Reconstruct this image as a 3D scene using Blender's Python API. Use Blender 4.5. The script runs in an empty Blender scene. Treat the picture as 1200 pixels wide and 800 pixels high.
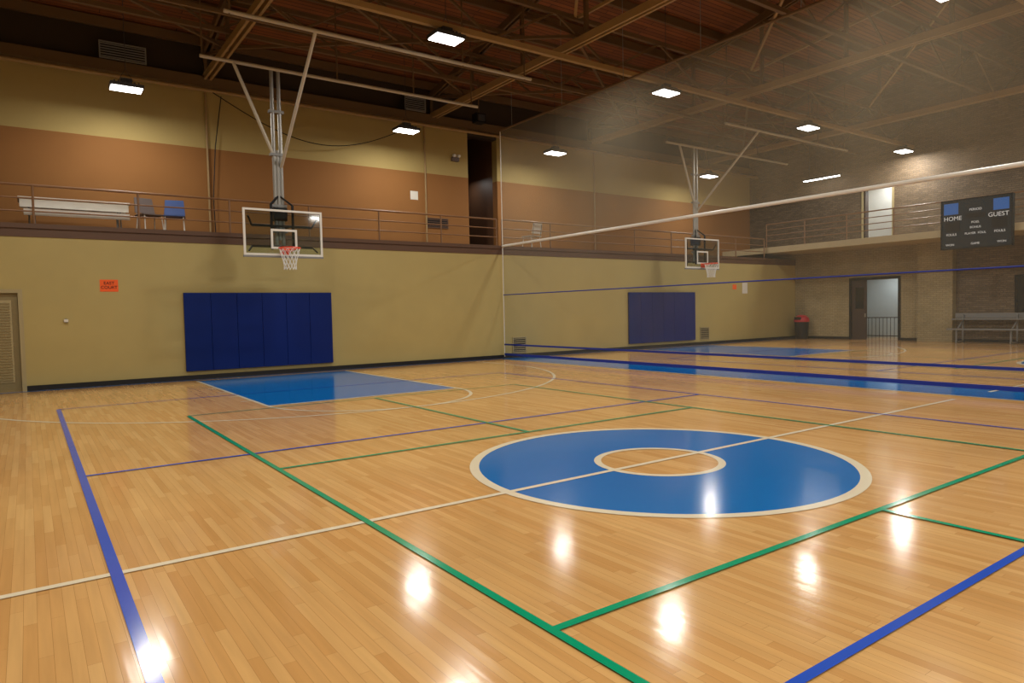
import bpy, bmesh, math, random
from mathutils import Vector, Matrix
random.seed(3)
CX,CY=4.95,4.37
# ------------------------------------------------------------- camera
yaw,pi_,ro=.617,.04424,.0207
F=Vector((math.sin(yaw)*math.cos(pi_),math.cos(yaw)*math.cos(pi_),-math.sin(pi_)))
R0=Vector((math.cos(yaw),-math.sin(yaw),0)); D0=-R0.cross(F)
R=math.cos(ro)*R0+math.sin(ro)*D0; D=math.cos(ro)*D0-math.sin(ro)*R0
cam=bpy.data.cameras.new("camera"); co=bpy.data.objects.new("camera",cam); bpy.context.scene.collection.objects.link(co)
P=(-.034,-.213,1.495)
co.matrix_world=Matrix([[R[0],-D[0],-F[0],P[0]],[R[1],-D[1],-F[1],P[1]],[R[2],-D[2],-F[2],P[2]],[0,0,0,1]])
cam.sensor_width=36; cam.lens=798.9/1200*36; cam.clip_end=200
bpy.context.scene.camera=co
bpy.context.scene.view_settings.view_transform='Standard'

# ------------------------------------------------------------- materials
def lin(c): return tuple(((v/255)/12.92 if v/255<=.04045 else ((v/255+.055)/1.055)**2.4) for v in c)+(1,)
def newmat(name):
    m=bpy.data.materials.new(name); m.use_nodes=True; nt=m.node_tree; b=nt.nodes['Principled BSDF']; return m,nt,b
def mat(name,c,rough=.5,metal=0,var=.08,scale=3,emit=None,es=0,bump=0,spec=.5):
    m,nt,b=newmat(name)
    b.inputs['Roughness'].default_value=rough; b.inputs['Metallic'].default_value=metal
    b.inputs['Specular IOR Level'].default_value=spec
    L=lin(c)
    if var>0 or bump>0:
        tc=nt.nodes.new('ShaderNodeTexCoord'); n=nt.nodes.new('ShaderNodeTexNoise'); n.inputs['Scale'].default_value=scale; n.inputs['Detail'].default_value=5
        nt.links.new(tc.outputs['Object'],n.inputs['Vector'])
        r=nt.nodes.new('ShaderNodeMix'); r.data_type='RGBA'
        r.inputs[6].default_value=tuple(v*(1-var) for v in L[:3])+(1,); r.inputs[7].default_value=tuple(min(1,v*(1+var)) for v in L[:3])+(1,)
        nt.links.new(n.outputs['Fac'],r.inputs[0]); nt.links.new(r.outputs[2],b.inputs['Base Color'])
        if bump>0:
            bp=nt.nodes.new('ShaderNodeBump'); bp.inputs['Strength'].default_value=bump; bp.inputs['Distance'].default_value=.01
            nt.links.new(n.outputs['Fac'],bp.inputs['Height']); nt.links.new(bp.outputs[0],b.inputs['Normal'])
    else: b.inputs['Base Color'].default_value=L
    if emit: b.inputs['Emission Color'].default_value=lin(emit); b.inputs['Emission Strength'].default_value=es
    return m
def brickmat(name,c1,c2,cm,ax,bw=.22,rh=.075,mortar=.008,rough=.7,bump=.3):
    m,nt,b=newmat(name); b.inputs['Roughness'].default_value=rough
    tc=nt.nodes.new('ShaderNodeTexCoord'); s=nt.nodes.new('ShaderNodeSeparateXYZ'); cb=nt.nodes.new('ShaderNodeCombineXYZ')
    nt.links.new(tc.outputs['Object'],s.inputs[0]); nt.links.new(s.outputs[ax[0]],cb.inputs[0]); nt.links.new(s.outputs[ax[1]],cb.inputs[1])
    br=nt.nodes.new('ShaderNodeTexBrick'); br.inputs['Scale'].default_value=1; br.inputs['Brick Width'].default_value=bw; br.inputs['Row Height'].default_value=rh
    br.inputs['Mortar Size'].default_value=mortar; br.inputs['Color1'].default_value=lin(c1); br.inputs['Color2'].default_value=lin(c2); br.inputs['Mortar'].default_value=lin(cm)
    nt.links.new(cb.outputs[0],br.inputs['Vector'])
    n=nt.nodes.new('ShaderNodeTexNoise'); n.inputs['Scale'].default_value=1.2; n.inputs['Detail'].default_value=6; nt.links.new(tc.outputs['Object'],n.inputs['Vector'])
    mr=nt.nodes.new('ShaderNodeMapRange'); mr.inputs[1].default_value=.3; mr.inputs[2].default_value=.7; mr.inputs[3].default_value=.85; mr.inputs[4].default_value=1.1
    nt.links.new(n.outputs['Fac'],mr.inputs[0])
    mx=nt.nodes.new('ShaderNodeVectorMath'); mx.operation='SCALE'; nt.links.new(br.outputs['Color'],mx.inputs[0]); nt.links.new(mr.outputs[0],mx.inputs['Scale'])
    nt.links.new(mx.outputs[0],b.inputs['Base Color'])
    bp=nt.nodes.new('ShaderNodeBump'); bp.inputs['Strength'].default_value=bump; bp.inputs['Distance'].default_value=.006; bp.invert=True
    nt.links.new(br.outputs['Fac'],bp.inputs['Height']); nt.links.new(bp.outputs[0],b.inputs['Normal'])
    return m
FR=.13
def floormat():
    m,nt,b=newmat("maple_floor")
    tc=nt.nodes.new('ShaderNodeTexCoord'); s=nt.nodes.new('ShaderNodeSeparateXYZ'); cb=nt.nodes.new('ShaderNodeCombineXYZ')
    nt.links.new(tc.outputs['Object'],s.inputs[0])
    # random shift of board ends per strip
    dv=nt.nodes.new('ShaderNodeMath'); dv.operation='DIVIDE'; dv.inputs[1].default_value=.057; nt.links.new(s.outputs[0],dv.inputs[0])
    fl=nt.nodes.new('ShaderNodeMath'); fl.operation='FLOOR'; nt.links.new(dv.outputs[0],fl.inputs[0])
    wn=nt.nodes.new('ShaderNodeTexWhiteNoise'); wn.noise_dimensions='1D'; nt.links.new(fl.outputs[0],wn.inputs['W'])
    ml=nt.nodes.new('ShaderNodeMath'); ml.operation='MULTIPLY_ADD'; ml.inputs[1].default_value=5.0; nt.links.new(wn.outputs['Value'],ml.inputs[0]); nt.links.new(s.outputs[1],ml.inputs[2])
    nt.links.new(ml.outputs[0],cb.inputs[0]); nt.links.new(s.outputs[0],cb.inputs[1])
    br=nt.nodes.new('ShaderNodeTexBrick'); br.inputs['Scale'].default_value=1; br.inputs['Brick Width'].default_value=.85; br.inputs['Row Height'].default_value=.057
    br.inputs['Mortar Size'].default_value=.0008; br.inputs['Color1'].default_value=lin((226,179,114)); br.inputs['Color2'].default_value=lin((210,157,92)); br.inputs['Mortar'].default_value=lin((172,122,66))
    br.offset=0; br.squash=1
    nt.links.new(cb.outputs[0],br.inputs['Vector'])
    mp=nt.nodes.new('ShaderNodeMapping'); mp.inputs['Scale'].default_value=(1.2,22,1); nt.links.new(cb.outputs[0],mp.inputs[0])
    n=nt.nodes.new('ShaderNodeTexNoise'); n.inputs['Scale'].default_value=1; n.inputs['Detail'].default_value=8; nt.links.new(mp.outputs[0],n.inputs['Vector'])
    n2=nt.nodes.new('ShaderNodeTexNoise'); n2.inputs['Scale'].default_value=.5; n2.inputs['Detail'].default_value=3; nt.links.new(tc.outputs['Object'],n2.inputs['Vector'])
    ad=nt.nodes.new('ShaderNodeMath'); ad.operation='ADD'; nt.links.new(n.outputs['Fac'],ad.inputs[0]); nt.links.new(n2.outputs['Fac'],ad.inputs[1])
    mr=nt.nodes.new('ShaderNodeMapRange'); mr.inputs[1].default_value=.6; mr.inputs[2].default_value=1.4; mr.inputs[3].default_value=.84; mr.inputs[4].default_value=1.10
    nt.links.new(ad.outputs[0],mr.inputs[0])
    mx=nt.nodes.new('ShaderNodeVectorMath'); mx.operation='SCALE'; nt.links.new(br.outputs['Color'],mx.inputs[0]); nt.links.new(mr.outputs[0],mx.inputs['Scale'])
    nt.links.new(mx.outputs[0],b.inputs['Base Color'])
    b.inputs['Roughness'].default_value=FR; b.inputs['Specular IOR Level'].default_value=.4
    mp2=nt.nodes.new('ShaderNodeMapping'); mp2.inputs['Scale'].default_value=(1.5,17.5,1); nt.links.new(cb.outputs[0],mp2.inputs[0])
    n3=nt.nodes.new('ShaderNodeTexNoise'); n3.inputs['Scale'].default_value=1; n3.inputs['Detail'].default_value=1; nt.links.new(mp2.outputs[0],n3.inputs['Vector'])
    bp=nt.nodes.new('ShaderNodeBump'); bp.inputs['Strength'].default_value=.35; bp.inputs['Distance'].default_value=.0016
    nt.links.new(n3.outputs['Fac'],bp.inputs['Height']); nt.links.new(bp.outputs[0],b.inputs['Normal'])
    return m
def meshmat(name,c,fac):
    m=bpy.data.materials.new(name); m.use_nodes=True; nt=m.node_tree; nt.nodes.clear()
    o=nt.nodes.new('ShaderNodeOutputMaterial'); t=nt.nodes.new('ShaderNodeBsdfTransparent'); d=nt.nodes.new('ShaderNodeBsdfDiffuse'); d.inputs[0].default_value=lin(c)
    tr=nt.nodes.new('ShaderNodeBsdfTranslucent'); tr.inputs[0].default_value=lin(c); a=nt.nodes.new('ShaderNodeMixShader'); a.inputs[0].default_value=.4
    nt.links.new(d.outputs[0],a.inputs[1]); nt.links.new(tr.outputs[0],a.inputs[2])
    x=nt.nodes.new('ShaderNodeMixShader'); nt.links.new(t.outputs[0],x.inputs[1]); nt.links.new(a.outputs[0],x.inputs[2])
    tc=nt.nodes.new('ShaderNodeTexCoord'); n=nt.nodes.new('ShaderNodeTexNoise'); n.inputs['Scale'].default_value=.6; n.inputs['Detail'].default_value=4; nt.links.new(tc.outputs['Object'],n.inputs['Vector'])
    mr=nt.nodes.new('ShaderNodeMapRange'); mr.inputs[1].default_value=.3; mr.inputs[2].default_value=.7; mr.inputs[3].default_value=fac*.8; mr.inputs[4].default_value=fac*1.2
    nt.links.new(n.outputs['Fac'],mr.inputs[0]); nt.links.new(mr.outputs[0],x.inputs[0]); nt.links.new(x.outputs[0],o.inputs[0]); return m
def glassmat():
    m=bpy.data.materials.new("backboard_glass"); m.use_nodes=True; nt=m.node_tree; nt.nodes.clear()
    o=nt.nodes.new('ShaderNodeOutputMaterial'); t=nt.nodes.new('ShaderNodeBsdfTransparent'); t.inputs[0].default_value=(.8,.85,.85,1)
    g=nt.nodes.new('ShaderNodeBsdfGlossy'); g.inputs['Roughness'].default_value=.05; x=nt.nodes.new('ShaderNodeMixShader'); x.inputs[0].default_value=.05
    nt.links.new(t.outputs[0],x.inputs[1]); nt.links.new(g.outputs[0],x.inputs[2]); nt.links.new(x.outputs[0],o.inputs[0]); return m

M_floor=floormat()
M_low=mat("cream_wall_paint",(176,159,102),.55,var=.07,scale=1.5,bump=.12,spec=.35)
M_uplow=mat("tan_wall_paint",(142,98,54),.75,var=.07,scale=1.2,bump=.1,spec=.2)
M_uphi=mat("khaki_wall_paint",(170,150,96),.75,var=.07,scale=1.2,bump=.1,spec=.2)
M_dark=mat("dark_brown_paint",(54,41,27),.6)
M_brickE=brickmat("brown_brick",(116,98,76),(94,78,58),(80,68,54),(1,2))
M_brickEl=brickmat("cream_brick",(164,150,114),(154,140,104),(136,122,90),(1,2))
M_base=mat("black_rubber_base",(14,14,16),.5)
M_fascia=mat("brown_fascia_paint",(88,60,40),.5)
M_rail=mat("tan_rail_paint",(128,92,60),.4)
M_slabE=mat("cream_slab_paint",(176,160,124),.5)
M_truss=mat("brown_steel_paint",(100,78,50),.55)
M_chord=mat("tan_steel_paint",(156,128,84),.5)
M_deck=brickmat("wood_roof_deck",(142,86,44),(116,68,34),(50,30,16),(0,1),bw=3.5,rh=.14,mortar=.01)
M_pipe=mat("galvanised_steel",(150,148,142),.35,metal=.5)
M_spipe=mat("off_white_pipe_paint",(178,170,152),.4)
M_white=mat("white_paint",(216,212,202),.4)
M_blueP=mat("court_blue_paint",(0,112,190),FR,var=.06,scale=1,spec=.4)
M_whiteL=mat("court_white_line",(236,224,194),FR,var=.04,spec=.4)
M_blueL=mat("court_royal_line",(38,86,200),FR,var=.04,spec=.4)
M_greenL=mat("court_green_line",(0,158,112),FR,var=.04,spec=.4)
M_pad=mat("royal_blue_vinyl",(0,32,102),.5,var=.05,spec=.2)
M_padg=mat("pad_seam",(4,10,40),.5,var=0)
M_orange=mat("rim_orange",(230,70,30),.35,var=0)
M_net=mat("nylon_net",(235,235,230),.7,var=0)
M_glass=glassmat()
M_sign=mat("orange_sign",(244,96,24),.5,var=0)
M_black=mat("black_plastic",(16,16,18),.6,spec=.3)
M_door=mat("olive_door_paint",(134,120,82),.45)
M_frame=mat("beige_frame_paint",(166,152,112),.45)
M_housing=mat("lamp_housing_grey",(60,60,62),.4)
M_lens=mat("lamp_lens",(255,255,255),.4,var=0,emit=(255,252,246),es=14)
M_score=mat("scoreboard_face",(20,30,38),.5,spec=.3)
M_scoreb=mat("scoreboard_blue",(30,110,210),.4,var=0)
M_txt=mat("scoreboard_text",(225,230,232),.5,var=0,emit=(230,240,255),es=.12)  # faint glow added to the lettering, though the board is unlit
M_red=mat("red_plastic",(190,30,50),.4)
M_bluech=mat("blue_plastic",(40,70,130),.4)
M_grey=mat("grey_metal",(125,125,123),.45)
M_hall=mat("hall_paint",(180,194,200),.5)
M_doorw=mat("dark_wood_door",(64,50,44),.5,var=.4,scale=12)
M_tan=mat("grey_brown_plastic",(96,84,80),.5)
M_meshU=meshmat("divider_mesh_upper",(152,142,120),.36)
M_meshL=meshmat("divider_mesh_lower",(126,124,112),.22)
M_strap=mat("blue_strap",(20,44,140),.6)
M_winglass=mat("dark_window_glass",(20,26,34),.08,var=0)

# ------------------------------------------------------------- builder
class MB:
    def __init__(s): s.v=[];s.f=[];s.mi=[];s.m=[]
    def k(s,m):
        if m not in s.m: s.m.append(m)
        return s.m.index(m)
    def add(s,vs,fs,m):
        o=len(s.v); s.v+= [tuple(v) for v in vs]; i=s.k(m)
        for f in fs: s.f.append([o+a for a in f]); s.mi.append(i)
    def box(s,x0,x1,y0,y1,z0,z1,m):
        s.add([(x0,y0,z0),(x1,y0,z0),(x1,y1,z0),(x0,y1,z0),(x0,y0,z1),(x1,y0,z1),(x1,y1,z1),(x0,y1,z1)],
              [(0,3,2,1),(4,5,6,7),(0,1,5,4),(1,2,6,5),(2,3,7,6),(3,0,4,7)],m)
    def beam(s,p,q,w,h,m):
        p=Vector(p);q=Vector(q);d=(q-p).normalized(); up=Vector((0,0,1))
        if abs(d.z)>.95: up=Vector((0,1,0))
        a=d.cross(up).normalized()*w/2; b=a.cross(d).normalized()*h/2
        s.add([p-a-b,p+a-b,p+a+b,p-a+b,q-a-b,q+a-b,q+a+b,q-a+b],[(0,1,2,3),(7,6,5,4),(4,5,1,0),(5,6,2,1),(6,7,3,2),(7,4,0,3)],m)
    def tube(s,p,q,r,m,n=10,r2=None):
        p=Vector(p);q=Vector(q);d=(q-p).normalized(); up=Vector((0,0,1)) if abs(d.z)<.9 else Vector((1,0,0))
        a=d.cross(up).normalized(); b=a.cross(d); r2=r if r2 is None else r2
        vs=[p+(a*math.cos(t)+b*math.sin(t))*r for t in [2*math.pi*i/n for i in range(n)]]+[q+(a*math.cos(t)+b*math.sin(t))*r2 for t in [2*math.pi*i/n for i in range(n)]]
        s.add(vs,[(i,(i+1)%n,n+(i+1)%n,n+i) for i in range(n)]+[tuple(range(n-1,-1,-1)),tuple(range(n,2*n))],m)
    def path(s,ps,r,m,n=8):
        for a,b in zip(ps[:-1],ps[1:]): s.tube(a,b,r,m,n)
    def poly(s,ps,m): s.add(ps,[tuple(range(len(ps)))],m)
    def torus(s,c,R,r,m,n=32,k=8):
        vs=[];fs=[]
        for i in range(n):
            t=2*math.pi*i/n
            for j in range(k):
                a=2*math.pi*j/k; vs.append((c[0]+(R+r*math.cos(a))*math.cos(t),c[1]+(R+r*math.cos(a))*math.sin(t),c[2]+r*math.sin(a)))
        for i in range(n):
            for j in range(k): fs.append((i*k+j,((i+1)%n)*k+j,((i+1)%n)*k+(j+1)%k,i*k+(j+1)%k))
        s.add(vs,fs,m)
    def lathe(s,c,prof,m,n=24):
        vs=[];fs=[]
        for r,z in prof:
            for i in range(n):
                t=2*math.pi*i/n; vs.append((c[0]+r*math.cos(t),c[1]+r*math.sin(t),c[2]+z))
        for j in range(len(prof)-1):
            for i in range(n): fs.append((j*n+i,j*n+(i+1)%n,(j+1)*n+(i+1)%n,(j+1)*n+i))
        fs.append(tuple(range(n))); fs.append(tuple((len(prof)-1)*n+i for i in range(n)))
        s.add(vs,fs,m)
    def arc(s,c,r0,r1,a0,a1,z,m,n=64):
        for i in range(n):
            t0=a0+(a1-a0)*i/n;t1=a0+(a1-a0)*(i+1)/n
            s.poly([(c[0]+r0*math.cos(t0),c[1]+r0*math.sin(t0),z),(c[0]+r1*math.cos(t0),c[1]+r1*math.sin(t0),z),(c[0]+r1*math.cos(t1),c[1]+r1*math.sin(t1),z),(c[0]+r0*math.cos(t1),c[1]+r0*math.sin(t1),z)],m)
    def rect(s,x0,x1,y0,y1,z,m): s.poly([(x0,y0,z),(x1,y0,z),(x1,y1,z),(x0,y1,z)],m)
    def build(s,name,bevel=0,smooth=False,recalc=True):
        me=bpy.data.meshes.new(name); me.from_pydata(s.v,[],s.f)
        for m in s.m: me.materials.append(m)
        for p,i in zip(me.polygons,s.mi): p.material_index=i; p.use_smooth=smooth
        if recalc:
            bm=bmesh.new(); bm.from_mesh(me); bmesh.ops.recalc_face_normals(bm,faces=bm.faces); bm.to_mesh(me); bm.free()
        me.update()
        o=bpy.data.objects.new(name,me); bpy.context.scene.collection.objects.link(o)
        if bevel>0:
            b=o.modifiers.new("bevel",'BEVEL'); b.width=bevel; b.segments=2; b.limit_method='ANGLE'
        return o
def text(name,body,loc,rot,size,m,parent=None,align='CENTER'):
    c=bpy.data.curves.new(name,'FONT'); c.body=body; c.size=size; c.align_x=align; c.align_y='CENTER'; c.extrude=.002; c.materials.append(m)
    o=bpy.data.objects.new(name,c); o.location=loc; o.rotation_euler=rot; bpy.context.scene.collection.objects.link(o)
    if parent: o.parent=parent
    return o

# ------------------------------------------------------------- shell
XW,XE,YS,YN,YB=-3.9,28.6,-11.0,17.72,20.1
ZL0,ZL1=3.3,3.56
ZE0,ZE1=3.8,4.05
ZS,ZK=6.15,7.72
XF=XE-2.1
RC=(4.4,11.9); ZEV=9.0
b=MB(); b.box(XW-.3,XE+3,YS-.3,YB+3,-.2,0,M_floor); b.build("floor")
dx0,dx1,dz=-1.1,-.18,2.1
b=MB(); b.box(XW,dx0,YN,YN+.25,0,ZL0,M_low); b.box(dx1,XE,YN,YN+.25,0,ZL0,M_low); b.box(dx0,dx1,YN,YN+.25,dz,ZL0,M_low); b.build("wall_north_lower")
b=MB()
rx0,rx1=12.65,13.87
for x0,x1 in ((XW,rx0),(rx1,XE)):
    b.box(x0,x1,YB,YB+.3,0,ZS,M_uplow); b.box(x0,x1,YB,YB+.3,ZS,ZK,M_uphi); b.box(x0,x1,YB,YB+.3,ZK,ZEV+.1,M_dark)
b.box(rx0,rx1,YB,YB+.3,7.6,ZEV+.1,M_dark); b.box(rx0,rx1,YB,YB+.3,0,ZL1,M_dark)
b.box(rx0-.3,rx0,YB+.3,YB+3,ZL1,8.0,M_fascia); b.box(rx1,rx1+.3,YB+.3,YB+3,ZL1,8.0,M_fascia); b.box(rx0-.3,rx1+.3,YB+3,YB+3.2,ZL1,8.0,M_fascia); b.box(rx0-.3,rx1+.3,YB+.3,YB+3,8.0,8.1,M_fascia); b.box(rx0-.3,rx1+.3,YB+.3,YB+3,ZL0,ZL1,M_fascia)
b.build("wall_north_upper")
b=MB(); b.box(XW,XE,YN-.02,YB,ZL0,ZL1,M_fascia); b.box(XW,XF,YN-.06,YN-.02,ZL1-.08,ZL1+.02,M_fascia); b.build("balcony_slab_north")
b=MB()
oy0,oy1,oz=13.2,15.1,2.5
uy0,uy1,uz=13.45,14.6,6.25
c0,c1=11.1,12.35
b.box(XE,XE+.3,oy1,YB,0,ZE0,M_brickEl); b.box(XE,XE+.3,c0,oy0,0,ZE0,M_brickEl); b.box(XE,XE+.3,oy0,oy1,oz,ZE0,M_brickEl)
b.box(XE,XE+.3,YS,c0,0,ZE0,M_brickE)
b.box(XE,XE+.3,uy1,YB,ZE0,ZEV,M_brickE); b.box(XE,XE+.3,YS,uy0,ZE0,ZEV,M_brickE); b.box(XE,XE+.3,uy0,uy1,uz,ZEV,M_brickE); b.box(XE,XE+.3,uy0,uy1,ZE0,ZE1,M_brickE)
b.add([(XE,YS,ZEV),(XE,YB,ZEV),(XE,RC[0],RC[1]),(XE+.3,YS,ZEV),(XE+.3,YB,ZEV),(XE+.3,RC[0],RC[1])],[(0,1,2),(3,5,4),(0,3,4,1),(1,4,5,2),(2,5,3,0)],M_brickE)
b.box(XE-.3,XE,c0,c1,0,ZE0,M_brickEl); b.box(XE-.25,XE,5.2,6.2,0,ZE0,M_brickE)
b.build("wall_east")
b=MB(); b.box(XF,XE,YS,YN-.02,ZE0,ZE1,M_slabE); b.box(XF,XE,YN-.02,YB,ZE0,ZE1,M_slabE); b.build("balcony_slab_east")
b=MB()
b.box(XE+2.4,XE+2.5,12.2,16.1,0,3,M_hall); b.box(XE+.3,XE+2.5,12.1,12.2,0,3,M_hall); b.box(XE+.3,XE+2.5,16.1,16.2,0,3,M_hall); b.box(XE+.3,XE+2.5,12.1,16.2,3,3.1,M_hall)
b.build("wall_stair_hall")
b=MB()
b.box(XE+1.6,XE+1.7,12.8,15.2,ZE1,6.8,M_white); b.box(XE+.3,XE+1.7,12.7,12.8,ZE1,6.8,M_white); b.box(XE+.3,XE+1.7,15.2,15.3,ZE1,6.8,M_white); b.box(XE+.3,XE+1.7,12.7,15.3,6.8,6.9,M_white); b.box(XE+.3,XE+1.7,12.7,15.3,ZE1-.1,ZE1,M_grey)
b.build("wall_upper_hall")
b=MB(); 
for z in (.12,.9): b.tube((XE+1.2,12.3,z),(XE+1.2,16.0,z),.02,M_black)
for i in range(24): b.tube((XE+1.2,12.35+i*.156,0),(XE+1.2,12.35+i*.156,.9),.012,M_black,6)
b.build("stair_railing")
b=MB()
b.box(XW-.3,XW,YS,YB,0,ZEV,M_low); b.add([(XW,YS,ZEV),(XW,YB,ZEV),(XW,RC[0],RC[1]),(XW-.3,YS,ZEV),(XW-.3,YB,ZEV),(XW-.3,RC[0],RC[1])],[(0,1,2),(3,5,4),(0,3,4,1),(1,4,5,2),(2,5,3,0)],M_dark); b.build("wall_west")
b=MB(); b.box(XW,XE,YS-.3,YS,0,ZEV,M_low); b.build("wall_south")
b=MB()
for ye in (YB+.3,YS-.3):
    b.add([(XW-.3,ye,ZEV),(XE+.3,ye,ZEV),(XE+.3,RC[0],RC[1]),(XW-.3,RC[0],RC[1]),(XW-.3,ye,ZEV+.2),(XE+.3,ye,ZEV+.2),(XE+.3,RC[0],RC[1]+.2),(XW-.3,RC[0],RC[1]+.2)],[(0,1,2,3),(4,5,6,7),(0,1,5,4),(1,2,6,5),(2,3,7,6),(3,0,4,7)],M_deck)
b.build("ceiling")
def roofz(y): return RC[1]-(RC[1]-ZEV)*abs(y-RC[0])/((YB+.3-RC[0]) if y>RC[0] else (RC[0]-YS+.3))
b=MB(); b.box(XW,dx0-.08,YN-.02,YN,0,.11,M_base); b.box(dx1+.08,XE,YN-.02,YN,0,.11,M_base); b.build("baseboard_north")
b=MB(); b.box(XE-.02,XE,oy1+.1,YN,0,.11,M_base); b.box(XE-.02,XE,c1,oy0-.1,0,.11,M_base); b.box(XE-.02,XE,YS,c0,0,.11,M_base); b.build("baseboard_east")
b=MB()
y=YS+.8
while y<YB-.2: b.box(XW,XE,y-.05,y+.05,roofz(y)-.3,roofz(y)-.06,M_truss); y+=1.5
b.build("roof_purlins")
def truss(x):
    b=MB(); zb=8.0; n=12; ys=[YS+.1+(YB-.1-YS-.1)*i/n for i in range(n+1)]
    for dxx in (-.07,.07):
        b.beam((x+dxx,YS,zb),(x+dxx,YB,zb),.06,.18,M_chord)
        b.beam((x+dxx,YS+.1,roofz(YS+.1)-.42),(x+dxx,RC[0],RC[1]-.42),.06,.2,M_truss); b.beam((x+dxx,RC[0],RC[1]-.42),(x+dxx,YB-.1,roofz(YB-.1)-.42),.06,.2,M_truss)
    for i,yy in enumerate(ys):
        b.beam((x,yy,zb),(x,yy,roofz(yy)-.42),.09,.09,M_truss)
        if i<n:
            y2=ys[i+1]
            if i<n/2: b.beam((x,yy,roofz(yy)-.42),(x,y2,zb),.08,.08,M_truss)
            else: b.beam((x,yy,zb),(x,y2,roofz(y2)-.42),.08,.08,M_truss)
    return b.build("roof_truss")
for x in (-2.8,4.22,11.2,18.2,25.2): truss(x)
def longtruss(y,zb,h,x0,x1,m,seg=1.4,w=.12):
    b=MB(); b.beam((x0,y,zb),(x1,y,zb),w,w,m); b.beam((x0,y,zb+h),(x1,y,zb+h),.1,.1,M_truss)
    n=int((x1-x0)/seg)
    for i in range(n):
        xa=x0+(x1-x0)*i/n; xb=x0+(x1-x0)*(i+1)/n
        if i%2: b.beam((xa,y,zb),(xb,y,zb+h),.05,.05,M_truss)
        else: b.beam((xa,y,zb+h),(xb,y,zb),.05,.05,M_truss)
    return b.build("roof_joist_truss")
for y in (12.65,5.2,-1.8,-8.0): longtruss(y,7.6,1.0,XW,XE,M_chord,1.8)
longtruss(16.9,8.2,.8,XW,XE,M_truss,1.5,.1)
longtruss(9.2,8.3,1.2,XW,XE,M_truss,1.8,.1)
longtruss(14.8,7.75,1.1,XW,XE,M_truss,1.8,.08)
b=MB(); b.box(XW,XE,YB-.35,YB,7.74,8.0,M_truss); b.tube((XW,YB-.45,7.6),(XE,YB-.45,7.6),.045,M_chord); b.build("eave_beam")
b=MB()
for x in (-2.8,4.22,11.2,18.2):
    b.beam((x,18,8.2),(x+7,12.7,8.2),.07,.07,M_truss); b.beam((x+7,18,8.25),(x,12.7,8.25),.07,.07,M_truss)
    b.beam((x,12.7,8.6),(x+3.5,8,roofz(8)-.5),.07,.07,M_chord); b.beam((x+7,12.7,8.6),(x+3.5,8,roofz(8)-.5),.07,.07,M_chord)
b.build("roof_bracing")

# ------------------------------------------------------------- markings
def bball(cx,name):
    b=MB(); z0,z1=.002,.004; w=.05; hw=7.1
    b.arc((cx,CY),.61,1.79,0,2*math.pi,z0,M_blueP,96)
    b.arc((cx,CY),1.76,1.85,0,2*math.pi,z1,M_whiteL,96); b.arc((cx,CY),.56,.63,0,2*math.pi,z1,M_whiteL,64)
    b.rect(cx-hw,cx+6.6,CY-.03,CY+.03,z1+.001,M_whiteL)
    for s in (1,-1):
        yb=CY+12.8*s; yf=CY+7.01*s; yr=CY+11.2*s
        kx=cx+.05; kw=1.83
        b.rect(kx-kw,kx+kw,min(yb,yf),max(yb,yf),z0,M_blueP)
        for sx in (-1,1):
            b.rect(kx+sx*kw-.03,kx+sx*kw+.03,min(yb,yf),max(yb,yf),z1,M_whiteL)
            b.rect(cx+sx*6.02-.025,cx+sx*6.02+.025,min(yb,yr),max(yb,yr),z1,M_whiteL)
            for k in (2.15,3.05,3.95,4.85):
                x0=kx+sx*(kw+.03); x1=kx+sx*(kw+.2); yy=yb-s*k; b.rect(min(x0,x1),max(x0,x1),yy-.03,yy+.03,z1,M_whiteL)
        b.rect(kx-kw,kx+kw,yf-.03,yf+.03,z1,M_whiteL)
        a0,a1=(math.pi,2*math.pi) if s>0 else (0,math.pi)
        b.arc((kx,yf),kw-.03,kw+.03,a0,a1,z1+.0005,M_whiteL); b.arc((cx,yr),5.99,6.05,a0,a1,z1,M_whiteL,96)
    b.rect(cx-hw,cx-hw+w,CY-12.8,CY+12.8,z1,M_whiteL); b.rect(cx+hw-w,cx+hw,CY-12.8,CY+12.8,z1,M_whiteL)
    b.build(name,recalc=False)
    b=MB(); z=.006; L,Rr=cx-4.62,cx+4.37
    b.rect(L-.032,L+.032,CY-9.14,CY+9.14,z,M_blueL); b.rect(Rr-.025,Rr+.025,CY-9.14,CY+9.14,z,M_blueL)
    for yy in (-9.14,-3.067,3.067,9.14): b.rect(L,Rr,CY+yy-.025,CY+yy+.025,z+.0005,M_blueL)
    b.build("volleyball_court_lines",recalc=False)
    b=MB(); z=.008
    for sx in (-1,1): b.rect(cx+sx*3.05-.025,cx+sx*3.05+.025,CY-6.7,CY+6.7,z,M_greenL)
    for yy in (-2.13,2.13): b.rect(cx-3.05,cx+3.05,CY+yy-.025,CY+yy+.025,z+.0003,M_greenL)
    for yy in (-6.7,6.7): b.rect(cx-3.05,cx+3.05,CY+yy-.02,CY+yy+.02,z+.0003,M_greenL)
    for s in (-1,1): b.rect(cx-.025,cx+.025,min(CY+s*2.13,CY+s*6.7),max(CY+s*2.13,CY+s*6.7),z+.0006,M_greenL)
    b.build("pickleball_court_lines",recalc=False)
CX2=19.95
bball(CX,"basketball_court_markings"); bball(CX2,"basketball_court_markings")
b=MB(); b.rect(CX+7.1,13.7,YS+.05,YN-.3,.0045,M_blueP); b.rect(XW+.05,XE-.3,YN-.28,YN-.08,.003,M_blueP); b.build("court_border_paint",recalc=False)

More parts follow.
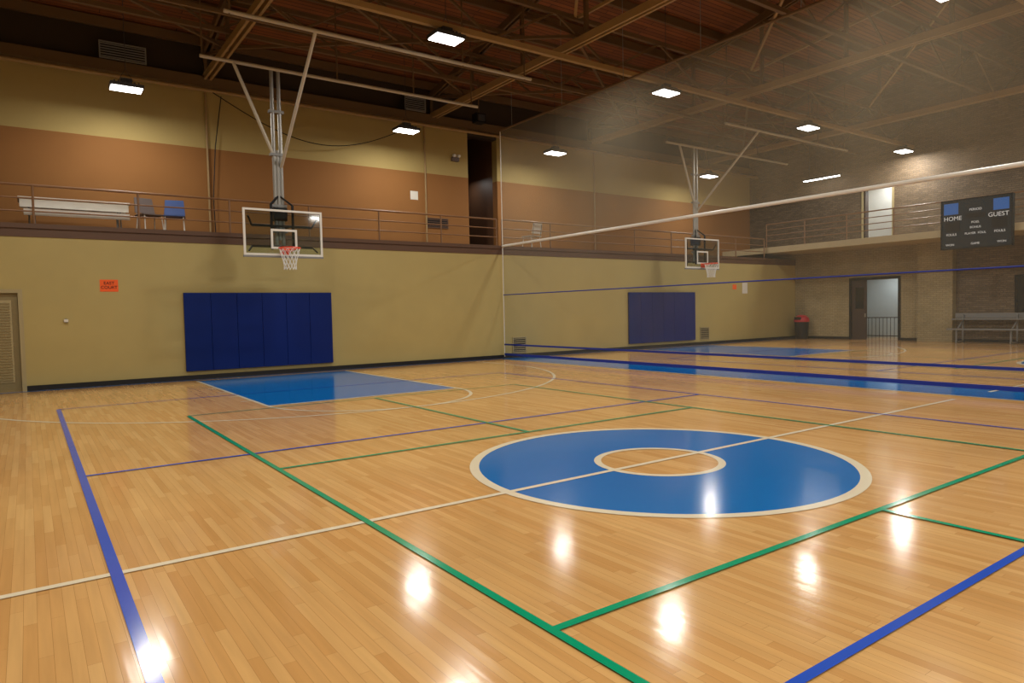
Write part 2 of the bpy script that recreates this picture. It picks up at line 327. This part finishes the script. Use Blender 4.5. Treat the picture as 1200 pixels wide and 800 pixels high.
# ------------------------------------------------------------- hoops
def hoop(cx):
    e=bpy.data.objects.new("basketball_hoop",None); e.location=(cx,15.95,3.05); bpy.context.scene.collection.objects.link(e)
    def fin(b,n,**k):
        o=b.build(n,**k); o.parent=e; o.matrix_parent_inverse=Matrix.Translation(e.location).inverted()
    yb=15.95; z0,z1=2.9,3.97; w=.915
    b=MB(); b.box(cx-w+.03,cx+w-.03,yb,yb+.015,z0+.03,z1-.03,M_glass); fin(b,"backboard_glass")
    b=MB()
    for (x0,x1,a,c) in ((cx-w,cx-w+.045,z0,z1),(cx+w-.045,cx+w,z0,z1),(cx-w+.045,cx+w-.045,z0,z0+.05),(cx-w+.045,cx+w-.045,z1-.045,z1)): b.box(x0,x1,yb-.015,yb+.03,a,c,M_white)
    s0,s1=3.06,3.52
    for (x0,x1,a,c) in ((cx-.305,cx-.255,s0,s1),(cx+.255,cx+.305,s0,s1),(cx-.255,cx+.255,s0,s0+.05),(cx-.255,cx+.255,s1-.05,s1)): b.box(x0,x1,yb-.008,yb-.001,a,c,M_white)
    b.box(cx-w-.01,cx+w+.01,yb-.03,yb+.045,z0-.04,z0,M_grey)
    fin(b,"backboard_frame")
    b=MB(); rc=(cx,yb-.38,3.05); b.torus(rc,.235,.016,M_orange,40)
    b.box(cx-.09,cx+.09,yb-.17,yb-.01,3.02,3.06,M_orange); b.box(cx-.11,cx+.11,yb-.03,yb-.01,2.93,3.08,M_orange)
    b.beam((cx-.16,yb-.2,3.04),(cx-.08,yb-.02,2.97),.02,.02,M_orange); b.beam((cx+.16,yb-.2,3.04),(cx+.08,yb-.02,2.97),.02,.02,M_orange)
    fin(b,"rim")
    b=MB(); n=12; lv=[(.228,3.04),(.205,2.94),(.175,2.84),(.148,2.74),(.135,2.64),(.14,2.56)]
    for j in range(len(lv)-1):
        for i in range(n):
            t=2*math.pi*(i+.5*(j%2))/n
            for s in (.5,-.5):
                u=2*math.pi*(i+.5*(j%2)+s)/n
                b.tube((cx+lv[j][0]*math.cos(t),rc[1]+lv[j][0]*math.sin(t),lv[j][1]),(cx+lv[j+1][0]*math.cos(u),rc[1]+lv[j+1][0]*math.sin(u),lv[j+1][1]),.006,M_net,5)
    fin(b,"net")
    b=MB(); ym=16.25; zt=7.26
    for sx in (-.08,.08): b.tube((cx+sx,ym,3.1),(cx+sx,ym,zt),.045,M_pipe,12)
    b.tube((cx,ym,3.3),(cx,ym,5.4),.05,M_pipe,12)
    for z in (3.15,3.5,4.1,5.3,6.3): b.box(cx-.17,cx+.17,ym-.06,ym+.06,z-.03,z+.03,M_grey)
    for z in (3.12,3.6): 
        b.beam((cx-.7,yb+.1,z),(cx+.7,yb+.1,z),.05,.05,M_black)
        for sx in (-.15,.15): b.beam((cx+sx,yb+.1,z),(cx+sx,ym,z),.05,.05,M_black)
    for sx in (-1,1):
        b.beam((cx+sx*.25,yb+.1,3.05),(cx+sx*.25,yb+.1,4.1),.05,.04,M_black); b.beam((cx+sx*.25,yb+.1,4.1),(cx,ym,4.35),.04,.04,M_black)
        b.beam((cx+sx*.7,yb+.1,3.6),(cx+sx*.8,yb+.02,3.8),.03,.03,M_black); b.beam((cx+sx*.7,yb+.1,3.12),(cx+sx*.8,yb+.02,3.0),.03,.03,M_black)
    b.box(cx-.16,cx+.16,ym-.1,ym+.12,3.75,4.05,M_black)
    fin(b,"mast")
    b=MB()
    b.tube((cx-.05,ym,5.2),(cx-.95,16.15,zt),.038,M_spipe); b.tube((cx+.08,ym,5.0),(cx+.08,13.65,zt+.05),.038,M_spipe)
    b.tube((cx-1.65,16.15,zt),(cx+5.6,16.15,zt),.04,M_spipe); b.tube((cx-1.7,13.65,zt+.05),(cx+5.6,13.65,zt+.05),.04,M_spipe)
    for xx in (cx-1.6,cx+1.5,cx+3.6,cx+5.4):
        for yy in (16.15,13.65): b.tube((xx,yy,zt),(xx,yy,roofz(yy)-.3),.02,M_truss,6)
    fin(b,"ceiling_support")
hoop(CX); hoop(CX2)

def pads(x0,x1):
    b=MB(); n=6; w=(x1-x0)/n
    for i in range(n): b.box(x0+i*w+.003,x0+(i+1)*w-.003,YN-.07,YN-.012,.21,2.1,M_pad)
    b.box(x0+.01,x1-.01,YN-.012,YN,.22,2.09,M_padg)
    b.build("wall_pad",bevel=.01)
pads(3.03,6.69); pads(17.92,21.6)

# divider
XD=12.34; y0=YS+.05; y1=YN-.08
b=MB(); b.poly([(XD,y0,.08),(XD,y1,.08),(XD,y1,3.56),(XD,y0,3.56)],M_meshL); b.poly([(XD,y0,3.56),(XD,y1,3.56),(XD,y1,7.17),(XD,y0,7.17)],M_meshU)
b.tube((XD,y0,3.56),(XD,y1,3.56),.04,M_white)
b.tube((XD,y0,2.02),(XD,y1,2.02),.016,M_strap,6)
b.box(XD-.012,XD+.012,y0,y1,.42,.47,M_strap); b.box(XD-.012,XD+.012,y0,y1,.1,.17,M_strap)
b.tube((XD,y1,.06),(XD,y1,7.17),.015,M_white,8)
b.tube((XD,y0,7.17),(XD,y1,7.17),.03,M_truss)
for i in range(12):
    yy=17-i*2.4; b.tube((XD,yy,7.17),(XD,yy,roofz(yy)-.3),.008,M_grey,5)
b.build("divider_net",recalc=False)

def railing(p0,p1,z0,n,m,name,rails):
    b=MB(); p0=Vector(p0+(0,));p1=Vector(p1+(0,))
    for h in rails: b.tube(p0+Vector((0,0,z0+h)),p1+Vector((0,0,z0+h)),.026 if h==rails[0] else .018,m)
    for i in range(n+1):
        p=p0.lerp(p1,i/n); b.tube(p+Vector((0,0,z0)),p+Vector((0,0,z0+rails[0])),.024,m)
    b.build(name)
railing((XW+.05,YN+.1),(XD-.1,YN+.1),ZL1,8,M_rail,"balcony_railing",(.86,.58,.3))
railing((XD+.1,YN+.1),(XF-.1,YN+.1),ZL1,7,M_rail,"balcony_railing",(.86,.58,.3))
railing((XF+.08,YN+.1),(XF+.08,YS+.1),ZE1,16,M_rail,"balcony_railing",(1.0,.76,.52,.28))

# lights
LC=(1,.955,.88)
def lamp(x,y,z=7.3,p=170,w=.7,d=.46,name="high_bay_light"):
    b=MB(); b.box(x-w/2,x+w/2,y-d/2,y+d/2,z+.02,z+.1,M_housing); b.box(x-w/2+.03,x+w/2-.03,y-d/2+.03,y+d/2-.03,z,z+.02,M_lens)
    for i in range(7): b.box(x-w/2+.08+i*(w-.2)/6,x-w/2+.11+i*(w-.2)/6,y-d/2+.05,y+d/2-.05,z+.1,z+.15,M_housing)
    b.box(x-.12,x+.12,y-.08,y+.08,z+.15,z+.25,M_housing)
    zt=roofz(y)-.05
    for sx in (-.2,.2): b.tube((x+sx,y,z+.1),(x,y,z+.5),.006,M_housing,5)
    b.tube((x,y,z+.5),(x,y,zt),.008,M_housing,5)
    o=b.build(name)
    l=bpy.data.lights.new("led_panel",'AREA'); l.shape='RECTANGLE'; l.size=w-.08; l.size_y=d-.08; l.energy=p; l.color=LC
    lo=bpy.data.objects.new("led_panel",l); lo.location=(x,y,z-.015); bpy.context.scene.collection.objects.link(lo); lo.parent=o
for x in (2.1,9.4,15.1,23.3): lamp(x,18.3,6.9,90)
for y in (12.6,5.7,-1.2,-8.1):  # southern rows are unseen; they continue the grid, added to light the foreground
    for x in (.6,7.5,14.35,21.2,27.7): lamp(x,y)
b=MB(); b.box(XE-.6,XE-.45,15.3,17.0,6.93,7.0,M_housing); b.box(XE-.58,XE-.47,15.35,16.95,6.9,6.93,M_lens)
for yy in (15.6,16.7): b.tube((XE-.52,yy,7.0),(XE-.52,yy,roofz(yy)-.05),.01,M_housing)
b.build("fluorescent_strip_light")
def small_area(loc,e,s=.5,c=(1,.97,.92),name="hall_light"):
    l=bpy.data.lights.new(name,'AREA'); l.size=s; l.energy=e; l.color=c; lo=bpy.data.objects.new(name,l); lo.location=loc; bpy.context.scene.collection.objects.link(lo)
small_area((XE+1.4,14.2,2.9),28,.6); small_area((XE+.9,14.0,6.7),48,.6,(.92,.97,1)); small_area((13.2,21.6,6.4),8,.3,name="alcove_light")

# doors
b=MB()
b.box(dx0-.08,dx0,YN-.03,YN+.12,0,dz+.08,M_frame); b.box(dx1,dx1+.08,YN-.03,YN+.12,0,dz+.08,M_frame); b.box(dx0,dx1,YN-.03,YN+.12,dz,dz+.08,M_frame)
b.box(dx0,dx1,YN+.05,YN+.1,0,dz,M_door)
b.box(dx0+.12,dx1-.12,YN+.035,YN+.05,.2,1.95,M_frame)
for i in range(29): b.beam((dx0+.15,YN+.03,.25+i*.058),(dx1-.15,YN+.03,.25+i*.058),.02,.03,M_door)
b.tube((dx0+.06,YN+.05,1.0),(dx0+.06,YN-.02,1.0),.02,M_pipe); b.tube((dx0+.06,YN-.02,1.0),(dx0+.17,YN-.02,1.0),.012,M_pipe)
b.build("door_1")
b=MB()
b.box(XE-.03,XE+.1,oy1,oy1+.1,0,oz+.1,M_black); b.box(XE-.03,XE+.1,oy0-.1,oy0,0,oz+.1,M_black); b.box(XE-.03,XE+.1,oy0,oy1,oz,oz+.1,M_black)
b.box(XE+.02,XE+.07,oy1-.62,oy1,0,oz,M_doorw); b.box(XE+.0,XE+.02,oy1-.5,oy1-.16,1.3,2.2,M_winglass)
b.box(XE-.02,XE+.05,oy1-.6,oy1-.55,.95,1.1,M_pipe)
b.build("door_2")
b=MB(); b.box(XE-.03,XE+.1,uy1,uy1+.08,ZE1,uz+.08,M_frame); b.box(XE-.03,XE+.1,uy0-.08,uy0,ZE1,uz+.08,M_frame); b.box(XE-.03,XE+.1,uy0,uy1,uz,uz+.08,M_frame)
b.box(XE+.05,XE+.3,uy1-.05,uy1,ZE1,uz,M_doorw); b.build("door_3")
b=MB(); b.box(XE-.03,XE,7.6,9.2,1.1,2.42,M_winglass)
for yy in (7.6,8.4,9.16): b.box(XE-.06,XE-.03,yy-.02,yy+.04,1.1,2.42,M_black)
for zz in (1.1,2.38): b.box(XE-.06,XE-.03,7.6,9.2,zz,zz+.04,M_black)
b.build("window_1")

# signs
b=MB(); b.box(1.33,1.69,YN-.008,YN,2.13,2.4,M_sign); s=b.build("court_sign")
text("sign_text","EAST\nCOURT",(1.51,YN-.011,2.27),(math.pi/2,0,0),.095,M_black,s)
b=MB(); b.box(24.7,25.05,YN-.006,YN,2.05,2.5,M_white); b.build("paper_notice")
b=MB(); b.box(24.05,24.3,YN-.006,YN,2.22,2.42,M_sign); b.build("court_sign")
b=MB(); b.box(10.4,10.68,YB-.006,YB,5.24,5.52,M_white); b.build("wall_placard")
b=MB(); b.tube((.66,YN,1.49),(.66,YN-.04,1.49),.045,M_grey,16); b.box(.62,.7,YN-.06,YN-.04,1.46,1.52,M_white); b.build("wall_thermostat")
def vent(x0,x1,z0,z1,y,m,name="wall_vent"):
    b=MB(); t=.03
    b.box(x0,x1,y-.03,y,z0,z0+t,m); b.box(x0,x1,y-.03,y,z1-t,z1,m); b.box(x0,x0+t,y-.03,y,z0+t,z1-t,m); b.box(x1-t,x1,y-.03,y,z0+t,z1-t,m)
    b.box(x0+t,x1-t,y-.006,y,z0+t,z1-t,M_black)
    n=max(4,int((z1-z0)/.07))
    for i in range(n): zz=z0+t+(z1-z0-2*t)*(i+.5)/n; b.beam((x0+t,y-.015,zz),(x1-t,y-.015,zz),.02,.022,m)
    b.build(name)
vent(1.7,2.75,8.02,8.45,YB-.36,M_grey); vent(10.1,10.85,8.02,8.45,YB-.36,M_grey); vent(10.95,11.8,4.35,4.68,YB,M_fascia)
vent(12.7,13.25,.15,.66,YN,M_frame); vent(21.93,22.5,.2,.7,YN,M_frame)
b=MB()
for x in (4.2,10.95,18.5): b.tube((x,YB-.05,ZL1),(x,YB-.05,7.7),.028,M_chord)
b.build("wall_conduit")
b=MB(); pts2=[]
for i in range(25):
    t=i/24; pts2.append((4.3+6.0*t,YB-.5,7.55-1.0*math.sin(math.pi*t)-.05*t))
b.path(pts2,.013,M_black,6); b.path([(4.6,YB-.1,7.6),(4.4,YB-.1,6.2),(4.3,YB-.1,4.8),(4.33,YB-.08,3.6)],.013,M_black,6); b.build("hanging_cable")
b=MB(); b.box(11.98,12.24,YB-.12,YB,6.65,6.78,M_tan); 
for sx in (12.02,12.2): b.tube((sx,YB-.12,6.83),(sx,YB-.2,6.81),.05,M_white)
b.build("emergency_light")
b=MB(); b.box(12.3,12.65,18.9,19.2,7.75,8.05,M_black); b.box(12.34,12.6,18.87,18.9,7.8,8.0,M_housing); b.tube((12.47,19.05,8.05),(12.47,19.05,roofz(19)-.05),.02,M_truss); b.build("ceiling_speaker")

def ftable(x0,x1,y0,y1,z):
    b=MB(); b.box(x0,x1,y0,y1,z+.68,z+.73,M_white); b.box(x0+.03,x1-.03,y0+.02,y0+.05,z+.5,z+.68,M_white); b.box(x0+.03,x1-.03,y1-.05,y1-.02,z+.56,z+.68,M_white)
    for x in (x0+.2,x1-.2):
        for y in (y0+.08,y1-.08): b.tube((x,y,z),(x,y,z+.68),.016,M_grey)
        b.tube((x,y0+.08,z+.1),(x,y1-.08,z+.1),.014,M_grey)
    b.box(x0+.1,x1-.05,y0-.32,y0-.03,z+.36,z+.42,M_white); b.box(x0+.1,x1-.05,y0-.32,y0-.29,z+.28,z+.36,M_white)
    for x in (x0+.3,x1-.3): b.tube((x,y0-.15,z),(x,y0-.15,z+.36),.016,M_grey)
    b.build("folding_table")
ftable(-.1,2.1,18.6,19.3,ZL1)
def chair(x,y,z,m,ang):
    b=MB(); s=.24
    b.box(-s,s,-s,s,.43,.46,m); b.add([(-s,s-.02,.52),(s,s-.02,.52),(s-.03,s+.06,.9),(-s+.03,s+.06,.9),(-s,s,.52),(s,s,.52),(s-.03,s+.08,.9),(-s+.03,s+.08,.9)],[(0,1,2,3),(4,5,6,7),(0,1,5,4),(1,2,6,5),(2,3,7,6),(3,0,4,7)],m)
    for sx in (-1,1):
        b.tube((sx*.2,-.18,.43),(sx*.22,-.24,0),.014,M_white); b.tube((sx*.2,.18,.43),(sx*.22,.24,0),.014,M_white); b.tube((sx*.19,s-.01,.44),(sx*.19,s+.07,.84),.012,M_grey)
    o=b.build("stacking_chair",bevel=.01); o.location=(x,y,z); o.rotation_euler=(0,0,ang)
chair(2.5,18.5,ZL1,M_tan,.3); chair(3.05,18.5,ZL1,M_bluech,-.2); chair(14.0,18.3,ZL1,M_white,3.3)

b=MB(); c=(28.1,17.1,0)
b.lathe(c,[(.24,0),(.26,.05),(.3,.75),(.31,.78)],M_black); b.lathe(c,[(.32,.76),(.33,.82),(.3,.93),(.18,1.04),(.05,1.07)],M_red); b.box(c[0]-.34,c[0]-.26,c[1]-.14,c[1]+.14,.86,.98,M_black); b.build("trash_can")
b=MB(); y0,y1=7.0,11.0; X0=27.55
for k,(xx,z) in enumerate(((X0+.4,.84),(X0,.48))): b.box(xx,xx+.28,y0,y1,z,z+.05,M_grey)
b.box(X0+.75,X0+.79,y0,y1,.9,1.08,M_grey)
for y in (y0+.3,(y0+y1)/2,y1-.3):
    b.beam((X0+.65,y,0),(X0+.65,y,1.04),.05,.05,M_grey); b.beam((X0+.1,y,0),(X0+.1,y,.48),.05,.05,M_grey); b.beam((X0+.05,y,.05),(X0+.7,y,.05),.05,.05,M_grey); b.beam((X0+.1,y,.45),(X0+.65,y,.81),.04,.04,M_grey); b.beam((X0+.65,y,1.0),(X0+.77,y,1.0),.04,.04,M_grey)
b.build("bleacher_bench")
# scoreboard
xs=XF-.17; y0,y1,z0,z1=8.55,10.7,3.33,5.03
b=MB(); b.box(xs,xs+.15,y0,y1,z0,z1,M_score); 
for (a,c,d,e) in ((y0,y1,z0,z0+.04),(y0,y1,z1-.04,z1),(y0,y0+.04,z0,z1),(y1-.04,y1,z0,z1)): b.box(xs-.02,xs,a,c,d,e,M_black)
b.box(xs-.012,xs,y1-.55,y1-.1,z1-.5,z1-.12,M_scoreb); b.box(xs-.012,xs,y0+.1,y0+.55,z1-.5,z1-.12,M_scoreb)
for (a,c,d,e) in ((y1-.6,y1-.15,z0+.62,z0+.95),(y0+.15,y0+.6,z0+.62,z0+.95),((y0+y1)/2-.3,(y0+y1)/2+.3,z0+1.02,z0+1.18)): b.box(xs-.01,xs,a,c,d,e,M_black)
b.box(xs+.15,xs+.17,y0+.4,y0+.5,ZE0,ZE1,M_grey); b.box(xs+.15,xs+.17,y1-.5,y1-.4,ZE0,ZE1,M_grey)
s=b.build("scoreboard")
rt=(math.pi/2,0,-math.pi/2); ym=(y0+y1)/2
for t,yy,zz,sz in (("HOME",y1-.38,z1-.65,.2),("GUEST",y0+.4,z1-.65,.2),("PERIOD",ym,z1-.4,.11),("FOULS",y1-.34,z0+.5,.11),("FOULS",y0+.36,z0+.5,.11),("POSS.",ym,z0+.87,.1),("BONUS",ym,z0+.7,.1),("PLAYER  FOUL",ym,z0+.5,.1),("WON",y1-.3,z0+.15,.1),("GAME",ym,z0+.15,.1),("WON",y0+.3,z0+.15,.1)):
    text("label_text",t,(xs-.012,yy,zz),rt,sz,M_txt,s)
w=bpy.data.worlds.new("world"); bpy.context.scene.world=w; w.use_nodes=True; w.node_tree.nodes['Background'].inputs[0].default_value=(.02,.02,.02,1)
